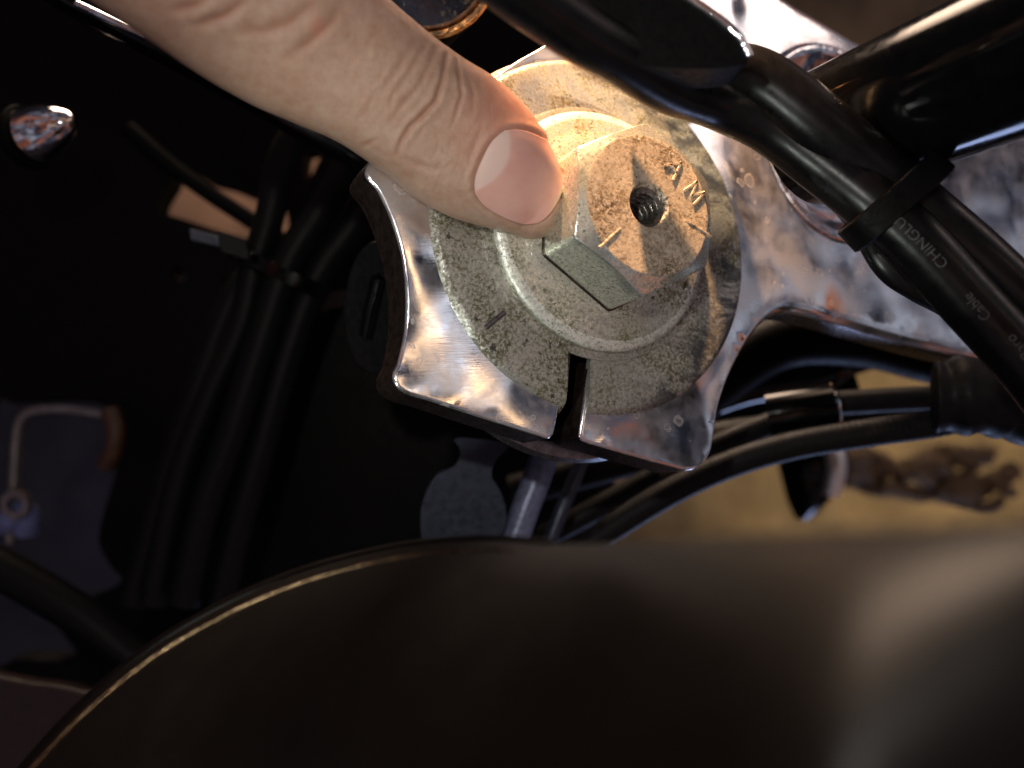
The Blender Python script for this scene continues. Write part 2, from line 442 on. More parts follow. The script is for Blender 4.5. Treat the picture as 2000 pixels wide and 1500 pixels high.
# ------------------------------------------------------------------ the upper fork clamp
ZT = -0.42
outline_px = [  # (x, y, corner radius of the moulded edge, sharp?)
    (716, 332), (742, 372), (768, 432), (788, 505), (796, 580), (794, 645), (783, 700), (772, 728), (778, 752), (800, 768), (840, 780),
    (900, 800), (985, 828), (1060, 852), (1074, 856), (1083, 850), (1087, 838),
    (1096, 780), (1105, 720), (1112, 672), (1128, 640), (1148, 640), (1158, 672),
    (1150, 722), (1141, 782), (1133, 842), (1134, 856), (1146, 864),
    (1180, 874), (1260, 896), (1320, 912), (1350, 918), (1378, 908), (1396, 882), (1402, 845), (1408, 792), (1424, 738), (1448, 690), (1478, 650), (1515, 618),
    (1560, 607), (1620, 618), (1720, 648), (1850, 684), (1980, 712), (2100, 742), (2260, 790),
    (2420, 700), (2420, 480), (2150, 320), (1900, 180), (1690, 68), (1575, 0), (1450, -70), (1250, -90), (1160, -20), (1110, 40), (1068, 84),
    (1010, 118), (962, 150), (900, 190), (820, 240), (750, 285)]
loop = smooth_loop(outline_px, 6)
outer = [W(x, y, ZT) for x, y in loop]
npt = len(outer)
def edge_r(p):
    x, y, _ = P(p)
    r = 0.075 + 0.20*sstep(1420, 1560, x)
    return r
def hgt(p):
    """soft swell of the casting: falls away from the boss, and dips along the arm"""
    rr = math.hypot(p.x, p.y)
    h = -0.10*sstep(3.7, 5.2, rr)
    h += 0.05*noise.noise(Vector((p.x*0.35, p.y*0.35, 1.7)))
    h += -0.12*sstep(4.6, 6.5, rr)*sstep(-2.0, 2.0, p.x)*(1 if p.x > 3 else 0.4)
    return h
nrm = []
area = sum(outer[i].x*outer[(i+1) % npt].y-outer[(i+1) % npt].x*outer[i].y for i in range(npt))
for i in range(npt):
    t = outer[(i+1) % npt]-outer[i-1]; t.z = 0; t.normalize()
    nv = Vector((-t.y, t.x, 0))                 # inward when counter clockwise
    if area < 0: nv = -nv
    nrm.append(nv)
rows = []
vs, fs = [], []
NR = 6
BOT = ZT-1.15
for lv in range(NR+1):
    a = math.pi/2*lv/NR
    base = len(vs)
    for i, p in enumerate(outer):
        r = edge_r(p)
        q = p + nrm[i]*(r*(1-math.cos(math.pi/2-a)))
        z = ZT + hgt(p) - r*(1-math.sin(math.pi/2-a))
        # lv 0: top inner ring, lv NR: vertical wall
        q = p + nrm[i]*(r*(1-math.sin(a))); z = ZT+hgt(p)-r*(1-math.cos(a))
        vs.append(Vector((q.x, q.y, z)))
    rows.append(base)
for z, ins in ((BOT+0.08, 0.0), (BOT, 0.08)):
    rows.append(len(vs))
    for i, p in enumerate(outer):
        q = p+nrm[i]*ins; vs.append(Vector((q.x, q.y, z)))
for a, b in zip(rows[:-1], rows[1:]):
    for i in range(npt):
        j = (i+1) % npt; fs.append((a+i, a+j, b+j, b+i))
fs.append(tuple(rows[-1]+i for i in range(npt)))
# openings: riser dish
DC = W(1640, 276, ZT-0.15); DR = 2.42
inner = [Vector((DC.x+DR*math.cos(t), DC.y+DR*math.sin(t), 0)) for t in [2*math.pi*k/64 for k in range(64)]]
top = [vs[i] for i in range(npt)]
pts = [Vector((p.x, p.y)) for p in top] + [Vector((p.x, p.y)) for p in inner]
edges = [(i, (i+1) % npt) for i in range(npt)] + [(npt+i, npt+(i+1) % 64) for i in range(64)]
poly = [Vector((p.x, p.y)) for p in top]
def inpoly(p, poly):
    c_ = False
    for i in range(len(poly)):
        a, b = poly[i], poly[i-1]
        if (a.y > p.y) != (b.y > p.y) and p.x < (b.x-a.x)*(p.y-a.y)/(b.y-a.y)+a.x: c_ = not c_
    return c_
gx = min(p.x for p in pts); hx = max(p.x for p in pts); gy = min(p.y for p in pts); hy = max(p.y for p in pts)
st = 0.22; y = gy
while y < hy:
    x = gx
    while x < hx:
        p = Vector((x+random.uniform(-.03, .03), y+random.uniform(-.03, .03)))
        if inpoly(p, poly) and (p-Vector((DC.x, DC.y))).length > DR+0.1 and p.length > 1.5: pts.append(p)
        x += st
    y += st
r = delaunay_2d_cdt(pts, edges, [], 0, 1e-6)
remap = {}
for i, p in enumerate(r[0]):
    orig = r[3][i]
    if orig and orig[0] < npt: remap[i] = orig[0]
    else:
        remap[i] = len(vs)
        z = ZT + hgt(Vector((p.x, p.y, 0)))
        vs.append(Vector((p.x, p.y, z)))
for f in r[2]:
    g = sum((r[0][i] for i in f), Vector((0, 0)))/3
    if inpoly(g, poly) and (g-Vector((DC.x, DC.y))).length > DR*0.998:
        fs.append(tuple(remap[i] for i in f))
clamp = thing('upper_fork_clamp', 'polished aluminium fork clamp casting with dull round boss and slotted edge', 'fork clamp')
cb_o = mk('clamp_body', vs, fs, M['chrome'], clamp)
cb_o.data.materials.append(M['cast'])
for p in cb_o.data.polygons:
    if abs(p.normal.z) < 0.25 or p.normal.z < -0.2: p.material_index = 1  # walls and slot take the colour with dark reflections in it

# dull machined boss round the stem, split by the slot
slot_a = W(1127, 690, ZT); slot_b = W(1108, 850, ZT)
sa = math.atan2(slot_b.y, slot_b.x)
sdir = (slot_b-slot_a).normalized()
RB = 3.70
vs, fs = [], []
prof = [(1.6, ZT-0.05), (1.6, -0.30), (2.75, -0.31), (3.3, -0.315), (RB-0.10, -0.325), (RB-0.05, -0.335), (RB, -0.37), (RB+0.10, -0.47), (RB+0.2, -0.62)]
nseg = 150
def slot_half(r):
    # angle either side of the slot's middle line at radius r
    mid = slot_a+(slot_b-slot_a)*((r-slot_a.xy.length)/max(1e-3, (slot_b.xy.length-slot_a.xy.length)))
    return math.atan2(mid.y, mid.x), math.asin(0.262/r)
for i in range(nseg+1):
    for r_, z in prof:
        am, hw = slot_half(r_)
        a = am+hw+(2*math.pi-2*hw)*i/nseg
        vs.append(Vector((r_*math.cos(a)+0.10*sstep(2.7, 3.5, r_), r_*math.sin(a), z)))
k = len(prof)
for i in range(nseg):
    for s in range(k-1):
        fs.append((i*k+s, (i+1)*k+s, (i+1)*k+s+1, i*k+s+1))
fs.append(tuple(range(k))); fs.append(tuple(nseg*k+s for s in range(k)))
mk('boss_face', vs, fs, M['boss'], clamp)
# chrome dish for the handlebar riser
dz = ZT+hgt(Vector((DC.x, DC.y, 0)))+0.02
lathe('riser_dish', [(DR+0.24, dz-0.12), (DR+0.16, dz+0.0), (DR+0.05, dz+0.06), (DR-0.06, dz+0.05), (DR-0.13, dz-0.02), (DR-0.3, dz-0.28), (DR-0.6, dz-0.5), (DR-1.1, dz-0.62),
      (DR-1.6, dz-0.65), (0.02, dz-0.66), (0.02, dz-0.9), (DR-0.2, dz-0.9), (DR+0.1, dz-0.5)], M['bright'], (DC.x, DC.y, 0), parent=clamp, seg=96)
# small raised casting mark on the boss
a_, b_ = W(948, 640, -0.3), W(985, 610, -0.3)
tube('casting_mark', [a_, (a_+b_)/2, b_], 0.05, M['steel'], clamp, n=4, seg=10)

# ------------------------------------------------------------------ stem bolt
bolt = thing('stem_bolt', 'hex head stem bolt with a threaded centre hole and raised letters AM', 'bolt')
AF = 1.7425*math.cos(math.pi/6); PHI = 3.5083; HT = 1.50; RT = 1.375
def hexr(a, p=70):
    s = 0
    for k in range(6):
        c = math.cos(a-(PHI+math.pi/6+k*math.pi/3))
        if c > 0: s += c**p
    return AF*s**(-1/p)
SEG = 288; HR = 0.385
vs, fs = [], []; rings = []
def ring(fn):
    b0 = len(vs)
    for i in range(SEG):
        a = 2*math.pi*i/SEG; r_, z = fn(a)
        vs.append(Vector((r_*math.cos(a), r_*math.sin(a), z)))
    rings.append(b0)
def top_z(r_, a):
    return HT + 0.012*noise.noise(Vector((r_*math.cos(a)*2.2, r_*math.sin(a)*2.2, 0)))
for r_, z in ((HR, -0.10), (HR+0.035, -0.03), (HR+0.065, 0)):
    ring(lambda a, r_=r_, z=z: (r_, HT+z))
for t in (0.2, 0.4, 0.6, 0.8, 0.95, 0.985, 1.0):
    r_ = HR+0.065+(RT-HR-0.065)*t
    ring(lambda a, r_=r_, t=t: (r_, top_z(r_, a)-(0.008 if t == 1.0 else 0)))
for t in (0.08, 0.5, 0.86):
    ring(lambda a, t=t: (RT+(hexr(a)-RT)*t, HT-0.008-(hexr(a)-RT)*t*0.52))
def corner(a, off, dz):
    h = hexr(a); return (h-off, HT-0.008-(h-off-RT)*0.52-dz)
ring(lambda a: corner(a, 0.02, 0.0)); ring(lambda a: corner(a, 0.005, 0.02)); ring(lambda a: corner(a, 0.0, 0.05))
for z in (1.0, 0.6, 0.25): ring(lambda a, z=z: (hexr(a), z))
ring(lambda a: (hexr(a), 0.205)); ring(lambda a: (hexr(a)+0.035, 0.178)); ring(lambda a: (hexr(a)+0.045, 0.10))
for a, b in zip(rings[:-1], rings[1:]):
    for i in range(SEG):
        j = (i+1) % SEG; fs.append((a+i, a+j, b+j, b+i))
head = mk('bolt_head', vs, fs, M['head'], bolt)
head.data.materials.append(M['side']); head.data.materials.append(M['cast'])
for p in head.data.polygons:
    c = p.center
    if p.normal.z < 0.97 and math.hypot(c.x, c.y) > RT*0.985: p.material_index = 1
    if c.z < 0.205 and math.hypot(c.x, c.y) > 1.3: p.material_index = 2
# threaded bore
vs, fs = [], []; SG = 72; PITCH = 0.17; NL = 150
for k in range(NL):
    z = HT-0.09-k*0.009
    for i in range(SG):
        a = 2*math.pi*i/SG
        ph = ((z/PITCH + i/SG) % 1.0)
        tri = abs(ph*2-1)
        r_ = HR+0.03-0.13*tri**2.2
        if k < 3: r_ = HR+0.002
        vs.append(Vector((r_*math.cos(a), r_*math.sin(a), z)))
for k in range(NL-1):
    for i in range(SG):
        j = (i+1) % SG; fs.append((k*SG+i, k*SG+j, (k+1)*SG+j, (k+1)*SG+i))
fs.append(tuple((NL-1)*SG+i for i in range(SG)))
mk('threaded_hole', vs, fs, M['thread'], bolt)
lathe('flange', [(1.2, 0.19), (1.75, 0.165), (1.95, 0.09), (2.1, 0.045), (2.30, 0.022), (2.42, -0.025), (2.475, -0.06), (2.50, -0.11), (2.50, -0.20), (2.47, -0.245), (1.2, -0.245)],
      M['flange'], parent=bolt, seg=160)
flo = bpy.data.objects['flange']; flo.data.materials.append(M['rim'])
for p in flo.data.polygons:
    if 2.31 < math.hypot(p.center.x, p.center.y) < 2.495 and p.center.z > -0.12: p.material_index = 1
# grade marks
def ridge(x1, y1, x2, y2, w=0.042):
    a, b = W(x1, y1, HT-0.01), W(x2, y2, HT-0.01)
    t = (b-a).normalized(); s = Vector((-t.y, t.x, 0))
    vs, fs = [], []
    n_ = 8
    for i in range(n_+1):
        u = i/n_; p = a+(b-a)*u
        e = min(1, min(u, 1-u)*8+0.25)
        for off, z in ((-w, -0.02), (-w*0.6, 0.018*e), (0, 0.027*e), (w*0.6, 0.018*e), (w, -0.02)):
            vs.append(p+s*off+Vector((0, 0, z)))
    for i in range(n_):
        for k in range(4):
            fs.append((i*5+k, i*5+k+1, (i+1)*5+k+1, (i+1)*5+k))
    fs.append((0, 1, 2, 3, 4)); fs.append(tuple(n_*5+k for k in (4, 3, 2, 1, 0)))
    mk('grade_mark', vs, fs, M['head'], bolt)
ridge(1246, 266, 1261, 322); ridge(1172, 484, 1214, 444); ridge(1338, 430, 1388, 462)

def text_mesh(s, size=1.0, extrude=0.0, bevel=0.0, offset=0.0):
    c = bpy.data.curves.new('t', 'FONT'); c.body = s; c.size = size; c.align_x = 'CENTER'; c.align_y = 'CENTER'
    c.extrude = extrude; c.bevel_depth = bevel; c.offset = offset; c.resolution_u = 3
    o = bpy.data.objects.new('t', c); COL.objects.link(o)
    dg = bpy.context.evaluated_depsgraph_get()
    me = bpy.data.meshes.new_from_object(o.evaluated_get(dg))
    V_ = [v.co.copy() for v in me.vertices]; F_ = [tuple(p.vertices) for p in me.polygons]
    bpy.data.objects.remove(o); bpy.data.curves.remove(c); bpy.data.meshes.remove(me)
    return V_, F_
def stroke_letter(name, strokes, c_px, up_px, h):
    """raised stamped letter from bars on the head's top face"""
    c = W(*c_px, HT); u = W(c_px[0]+up_px[0], c_px[1]+up_px[1], HT)-c; u.z = 0; u.normalize()
    rgt = Vector((u.y, -u.x, 0))
    vs, fs = [], []
    for (x1, y1), (x2, y2) in strokes:
        a = c+rgt*x1*h+u*y1*h; b = c+rgt*x2*h+u*y2*h
        t = (b-a).normalized(); s = Vector((-t.y, t.x, 0)); w = 0.042
        a = a-t*w*0.6; b = b+t*w*0.6
        b0 = len(vs)
        for p in (a, b):
            for off, z in ((-w, -0.02), (-w*0.5, 0.026), (w*0.5, 0.026), (w, -0.02)):
                vs.append(p+s*off+Vector((0, 0, z)))
        for k in range(3): fs.append((b0+k, b0+k+1, b0+5+k, b0+4+k))
        fs.append((b0, b0+1, b0+2, b0+3)); fs.append((b0+7, b0+6, b0+5, b0+4))
    mk(name, vs, fs, M['head'], bolt)
stroke_letter('letter_a', [((-0.42, -0.5), (0, 0.5)), ((0, 0.5), (0.42, -0.5)), ((-0.24, -0.12), (0.24, -0.12))], (1318, 328), (24, -20), 0.36)
stroke_letter('letter_m', [((-0.45, -0.5), (-0.36, 0.5)), ((-0.36, 0.5), (0, -0.3)), ((0, -0.3), (0.36, 0.5)), ((0.36, 0.5), (0.45, -0.5))], (1357, 376), (24, -22), 0.36)
washer = lathe('washer', [(1.9, -0.25), (2.60, -0.25), (2.66, -0.27), (2.66, -0.31), (2.6, -0.325), (1.9, -0.325)], M['boss'], seg=140)
tag(washer, 'thin dirty steel washer pressed between the bolt flange and the clamp boss', 'washer')
stem = lathe('steering_stem', [(0.02, -0.5), (2.3, -0.5), (2.3, -9), (0.02, -9)], M['satin'], seg=48)
tag(stem, 'dark steering stem inside the clamp slot below the bolt', 'steering stem')
cup = lathe('bearing_cover', [(1.6, BOT-0.1), (3.7, BOT-0.12), (3.92, BOT-0.2), (4.0, BOT-0.36), (3.92, BOT-0.5), (3.5, BOT-0.62), (3.3, BOT-2.5), (1.6, BOT-2.5)], M['steel'], (0.25, -0.62, 0), seg=96)
tag(cup, 'dark round bearing cover showing its rim under the slotted clamp edge', 'bearing cover')

# ------------------------------------------------------------------ hand
up_e = [(1096, 330), (1078, 285), (1045, 228), (985, 172), (930, 138), (870, 95), (810, 45), (755, -5), (690, -60), (600, -130), (480, -220), (330, -420), (150, -640), (-50, -860)]
lo_e = [(985, 445), (940, 436), (860, 405), (790, 368), (735, 325), (680, 285), (610, 243), (520, 200), (410, 140), (310, 78), (150, -40), (-60, -170), (-330, -310), (-560, -460)]
dep = [17.55, 17.35, 17.1, 16.9, 16.65, 16.4, 16.15, 15.9, 15.5, 15.0, 14.3, 13.6, 13.0, 12.4]
ctr, hw = [], []
for u_, l_, d_ in zip(up_e, lo_e, dep):
    a = D(*u_, d_); b = D(*l_, d_)
    ctr.append((a+b)/2); hw.append((a-b).length/2)
tipc = D(1046, 382, 17.75)
# spine samples (from the tip backwards)
axis0 = (ctr[1]-ctr[0]).normalized()
sp = crom(ctr, 26)
hwv = crom([Vector((h, 0, 0)) for h in hw], 26)
hwv = [v.x for v in hwv]
# rounded fingertip: continue forward from ctr[0] shrinking
tips = []; TR = hw[0]
fw = (ctr[0]-ctr[1]); fw = (D(1100, 392, 17.7)-ctr[0]); tiplen = fw.length; fw.normalize()
nt = 26
for k in range(nt, 0, -1):
    a = math.pi/2*k/nt
    tips.append((ctr[0]+fw*(tiplen*math.sin(a)), TR*max(0.0, math.cos(a))**0.8))
S = [t[0] for t in tips]+sp; R_ = [t[1] for t in tips]+hwv
# even out the side directions
Bdir = []
for i in range(len(ctr)):
    Bdir.append((D(*up_e[i], dep[i])-D(*lo_e[i], dep[i])).normalized())
Bs = [Bdir[0]]*nt + crom(Bdir, 26)
creases = [  # px polyline, depth cm, width px
    ([(872, 108), (866, 150), (852, 195), (826, 225), (800, 248), (785, 275), (775, 300)], 0.045, 5),
    ([(893, 118), (897, 150), (902, 185), (890, 225), (880, 250)], 0.022, 4),
    ([(850, 95), (838, 130), (820, 165), (790, 200), (765, 235)], 0.016, 5),
    ([(835, 85), (815, 115), (795, 150), (765, 190)], 0.014, 5),
    ([(810, 80), (785, 120), (760, 160), (740, 190)], 0.014, 6),
    ([(915, 150), (925, 185), (922, 220)], 0.012, 4),
    ([(700, 290), (720, 280), (742, 270)], 0.015, 4),
    ([(900, 385), (925, 370), (940, 350)], 0.012, 4),
    ([(760, 300), (800, 315), (850, 330), (900, 320)], 0.012, 6),
    ([(560, 110), (600, 85), (640, 50), (670, 10)], 0.03, 10),
    ([(470, 60), (520, 60), (570, 40), (610, 5)], 0.03, 12),
    ([(380, 50), (440, 30), (480, 0)], 0.04, 10),
    ([(330, 20), (380, 10), (420, -20)], 0.04, 10),
    ([(940, 245), (925, 290), (915, 330)], 0.008, 6)]
rr_ = random.Random(3)
for k in range(70):                             # fine cross wrinkles over the joint
    u = rr_.random()
    x0 = 700+rr_.random()*260; y0 = 60+(x0-700)*0.62+rr_.uniform(-40, 170)
    L_ = rr_.uniform(15, 55); cv = rr_.uniform(-8, 8)
    creases.append(([(x0, y0), (x0-L_*0.35+cv, y0+L_*0.5), (x0-L_*0.6, y0+L_)], rr_.uniform(0.002, 0.005), rr_.uniform(2.5, 5)))
def segd(px, py, a, b):
    vx, vy = b[0]-a[0], b[1]-a[1]; L = vx*vx+vy*vy
    t = max(0, min(1, ((px-a[0])*vx+(py-a[1])*vy)/L))
    return math.hypot(px-a[0]-t*vx, py-a[1]-t*vy), t
cb = [(min(p[0] for p in c[0])-25, max(p[0] for p in c[0])+25, min(p[1] for p in c[0])-25, max(p[1] for p in c[0])+25) for c in creases]
# nail frame
NC = (1018, 345); nd = Vector((0.905, 0.425)); nw = Vector((0.425, -0.905)); NLEN = 86; NWID = 88
def nail_uv(x, y):
    d = Vector((x-NC[0], y-NC[1])); return d.dot(nd)/NLEN, d.dot(nw)/NWID
def nail_f(u, w):
    # signed: <0 inside the plate (rounded rectangle)
    if u < 0: return (abs(u)**2.6+abs(w)**2.6)**(1/2.6)-1
    return (abs(u)**3.2+abs(w)**3.2)**(1/3.2)-1
US = 260
vs, fs, cr_att, fl_att = [], [], [], []
def fpoint(i, a):
    """base surface of the finger at spine sample i, angle a (0 = towards the camera)"""
    r = R_[i]; B = Bs[i]
    T = (S[min(i+1, len(S)-1)]-S[max(i-1, 0)]).normalized()
    B = (B-T*B.dot(T)).normalized(); N = B.cross(T)
    if N.dot(VIEW) < 0: N = -N
    ca, sa_ = math.cos(a), math.sin(a)
    fl = 0.80 if ca > 0 else 0.9
    fl_tip = fl*(1-0.12*sstep(30, 0, i))
    p = S[i] + B*(r*math.copysign(abs(sa_)**0.92, sa_)) + N*(r*fl_tip*math.copysign(abs(ca)**0.92, ca))
    nrm_ = (B*sa_/1.0+N*ca/fl_tip).normalized()
    return p, nrm_
for i in range(len(S)):
    for k in range(US):
        a = 2*math.pi*k/US
        p, nn = fpoint(i, a)
        disp = 0.0; ca_ = 0.0; fl_ = 0.0
        if nn.dot(VIEW) > -0.1:
            x, y, d_ = P(p)
            for ci, (pl, dp, wd) in enumerate(creases):
                q = cb[ci]
                if x < q[0] or x > q[1] or y < q[2] or y > q[3]: continue
                best = 1e9; bt = 0
                for s in range(len(pl)-1):
                    dd, t = segd(x, y, pl[s], pl[s+1])
                    if dd < best: best = dd; bt = (s+t)/(len(pl)-1)
                if best < wd*5:
                    fade = math.sin(math.pi*min(1, max(0, bt*0.9+0.05)))**0.6
                    g = math.exp(-(best/wd)**2)*fade
                    dp *= 0.8; disp -= dp*g
                    disp += dp*0.45*math.exp(-((best-wd*2.2)/(wd*1.3))**2)*fade
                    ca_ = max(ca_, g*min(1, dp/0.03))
            u, w = nail_uv(x, y)
            f = nail_f(u, w)
            if f < 0.45 and d_ < P(S[i])[2]+0.3:
                px_ = f*86
                if u < 0.75:
                    disp += 0.028*math.exp(-((px_-9)/7)**2)          # raised fold of skin
                disp -= 0.036*sstep(5, -5, px_)                        # bed below the plate
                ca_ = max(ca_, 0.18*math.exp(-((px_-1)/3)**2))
            # redder colour near the tip's upper edge and a mark over the knuckle
            fl_ = 0.55*sstep(180, 60, math.hypot(x-1020, y-250)) + 0.5*sstep(110, 20, math.hypot(x-1090, y-330)) + 0.8*math.exp(-(((x-618)/14)**2+((y-50)/18)**2))
        disp += 0.012*noise.noise(p*1.6)
        vs.append(p+nn*disp); cr_att.append(ca_); fl_att.append(min(1, fl_))
for i in range(len(S)-1):
    for k in range(US):
        j = (k+1) % US
        fs.append((i*US+k, i*US+j, (i+1)*US+j, (i+1)*US+k))
fs.append(tuple(range(US))); fs.append(tuple((len(S)-1)*US+k for k in range(US)))
hand = thing('hand', 'bare hand pointing one finger onto the side of the hex bolt head', 'hand')
fo = mk('finger', vs, fs, M['skin'], hand)
for nm, arr in (('crease', cr_att), ('redness', fl_att)):
    at = fo.data.attributes.new(nm, 'FLOAT', 'POINT'); at.data.foreach_set('value', arr)
# nail plate: arched sheet following the finger
nvs, nfs, lun, fre = [], [], [], []
NU, NV = 56, 44
from mathutils.bvhtree import BVHTree
bv = BVHTree.FromPolygons([tuple(v) for v in vs], [f for f in fs if len(f) == 4])
okmap = {}
for iu in range(NU+1):
    for iv in range(NV+1):
        u = -1+2*iu/NU; w = -1+2*iv/NV
        # square to superellipse
        k_ = max(abs(u), abs(w)); s_ = (abs(u)**3+abs(w)**3)**(1/3) if k_ > 0 else 1
        f_ = k_/s_ if s_ > 0 else 0
        U_, W_ = u*f_, w*f_
        U2 = U_*1.0
        x = NC[0]+nd.x*U2*NLEN+nw.x*W_*NWID; y = NC[1]+nd.y*U2*NLEN+nw.y*W_*NWID
        dr = ray(x, y).normalized()
        loc, n0, _, _ = bv.ray_cast(CAM, dr)
        if loc is None: loc = okmap.get((iu, iv-1)) or okmap.get((iu-1, iv)) or D(x, y, 16.8); 
        okmap[(iu, iv)] = loc
        edge = max(abs(U_), abs(W_))
        lift = 0.034*(1-sstep(0.86, 1.0, (abs(U_)**3+abs(W_)**3)**(1/3)))
        if u > 0.4: lift = max(lift, 0.036)
        nvs.append(loc-dr*lift)
        lun.append(sstep(-0.50, -0.60, U_+0.55*W_**2-0.12*W_-0.10)); fre.append(sstep(0.88, 0.97, U_-0.10*W_**2)*0.8)
for iu in range(NU):
    for iv in range(NV):
        a = iu*(NV+1)+iv; nfs.append((a, a+1, a+NV+2, a+NV+1))
b0 = len(nvs)
nail = mk('fingernail', nvs, nfs, M['nail'], hand)
for nm, arr in (('lunula', lun), ('free_edge', fre)):
    at = nail.data.attributes.new(nm, 'FLOAT', 'POINT'); at.data.foreach_set('value', arr)
md = nail.modifiers.new('relax', 'SMOOTH'); md.factor = 0.5; md.iterations = 14
md = nail.modifiers.new('sheet', 'SOLIDIFY'); md.thickness = 0.03; md.offset = -1

# ------------------------------------------------------------------ handlebar riser
ra, rb = D(1585, 277, 19.3), D(2005, 103, 15.3)
riser_p = [ra+(rb-ra)*t for t in (0, 0.3, 0.6, 1.0, 1.5, 2.0)]
riser = tube('handlebar_riser', riser_p, 1.34, M['gloss'], n=14, seg=64)
tag(riser, 'thick gloss black handlebar riser rising from the chrome dish in the clamp arm', 'handlebar riser')

# ------------------------------------------------------------------ cables over the clamp
G1 = 'black cables crossing over the clamp'
c1 = [D(380, -640, 12.2), D(640, -360, 12.2), D(880, -125, 12.9), D(1105, 46, 14.2), D(1203, 106, 14.9), D(1306, 166, 15.9), D(1400, 198, 16.7), D(1500, 243, 16.9), D(1600, 316, 16.8), D(1700, 395, 16.5), D(1800, 486, 16.3), D(1900, 595, 16.2), D(2010, 715, 16.0), D(2120, 840, 15.8), D(2420, 1090, 15.9), D(2800, 1250, 17.0)]
path1 = crom(c1, 16)
def r1(u): return 0.46+0.07*sstep(0.2, 0.6, u)
vs, fs = tube_geo(path1, r1, 40)
cable1 = mk('cable', vs, fs, M['sheath'])
tag(cable1, 'thick black sheathed cable with faint printed lettering, lowest across the bolt side', 'cable', G1)
c2 = [D(1230, 120, 16.6), D(1340, 145, 16.7), D(1470, 155, 16.7), D(1600, 250, 16.6), D(1720, 350, 16.7), D(1820, 430, 16.6), D(1930, 520, 16.4), D(2060, 640, 16.2), D(2160, 740, 16.0), D(2450, 980, 16.2), D(2850, 1130, 17.2)]
cable2 = tube('cable', c2, lambda u: 0.50-0.03*u+0.1*math.sin(math.pi*min(1, u*1.6)), M['sheath'], n=14, seg=40)
tag(cable2, 'black sheathed cable bowed above its neighbour against the handlebar riser', 'cable', G1)
c3 = [D(1520, 240, 17.9), D(1610, 330, 17.6), D(1690, 415, 17.3), D(1745, 505, 17.1), D(1800, 545, 17.1), D(1880, 590, 17.2), D(1990, 680, 17.2), D(2120, 800, 17.2), D(2430, 1010, 17.5), D(2820, 1180, 18.2)]
cable3 = tube('cable', c3, 0.44, M['sheath'], n=12, seg=32, flat=0.6)
tag(cable3, 'slack black cable bulging below the tied pair over the arm', 'cable', G1)
# cable tie round the bundle
def tie_ring(name, c, tdir, rx, ry, wid, m, parent):
    t = tdir.normalized(); nn = (VIEW-t*VIEW.dot(t)).normalized(); b = t.cross(nn)
    vs, fs = [], []
    n_ = 56
    for i in range(n_):
        a = 2*math.pi*i/n_
        e = b*math.copysign(abs(math.cos(a))**0.75, math.cos(a))*rx+nn*math.copysign(abs(math.sin(a))**0.75, math.sin(a))*ry
        o_ = e.normalized()
        for k, (s, h) in enumerate(((-wid/2, 0), (-wid/2+0.03, 0.05), (wid/2-0.03, 0.05), (wid/2, 0), (wid/2, -0.05), (-wid/2, -0.05))):
            vs.append(c+e+o_*h+t*s)
    for i in range(n_):
        j = (i+1) % n_
        for k in range(6): fs.append((i*6+k, j*6+k, j*6+(k+1) % 6, i*6+(k+1) % 6))
    return mk(name, vs, fs, m, parent)
tie = thing('cable_tie', 'black plastic tie band strapped round the cables beside the riser', 'cable tie', 'black cable ties')
tc = (D(1690, 410, 16.4)+D(1775, 350, 16.7))/2+(D(1770, 440, 16.5)-D(1750, 425, 16.5))*0.3
tc = D(1748, 392, 16.6)
tie_ring('band', tc, D(1800, 450, 16.6)-D(1700, 345, 16.7), 1.04, 0.72, 0.52, M['satin'], tie)
hp = D(1703, 447, 16.4)
tube('lock', [hp, hp+(D(1722, 462, 16.4)-hp)*0.6, hp+(D(1722, 462, 16.4)-hp)*1.3], 0.09, M['gloss'], tie, n=3, seg=12)

# printed lettering on the lowest cable
T1, N1, B1 = frames(path1)
cum = [0]
for i in range(1, len(path1)): cum.append(cum[-1]+(path1[i]-path1[i-1]).length)
def at_px(x, y):
    return min(range(len(path1)), key=lambda i: (P(path1[i])[0]-x)**2+(P(path1[i])[1]-y)**2)
def print_word(word, px_c, size, phi):
    V_, F_ = text_mesh(word, size, 0, 0, -0.004)
    i0 = at_px(*px_c); s0 = cum[i0]
    out = []
    for v in V_:
        s = s0 - v.x                            # reads back towards the bars
        j = 0
        while j < len(cum)-2 and cum[j+1] < s: j += 1
        t = (s-cum[j])/(cum[j+1]-cum[j]); p = path1[j].lerp(path1[j+1], t)
        r_ = r1((j+t)/(len(path1)-1)); nn = N1[j].lerp(N1[j+1], t); bb = B1[j].lerp(B1[j+1], t)
        a = phi + LS*v.y/r_
        out.append(p+(nn*math.cos(a)+bb*math.sin(a))*(r_*1.0+0.012))
    mk('lettering', out, F_, M['paint'], cable1)
# side of the cable facing the lower left of the picture
i0 = at_px(1850, 540)
pl = P(path1[i0]+B1[i0])
LS = 1.0 if (pl[0]-P(path1[i0])[0])*-1+(pl[1]-P(path1[i0])[1]) > 0 else -1.0
for wd, pc, ph in (('CHINGLUNG', (1772, 470), 0.25), ('Cable', (1900, 590), 0.35), ('Baro', (1975, 675), 0.25)):
    print_word(wd, pc, 0.25, LS*ph)

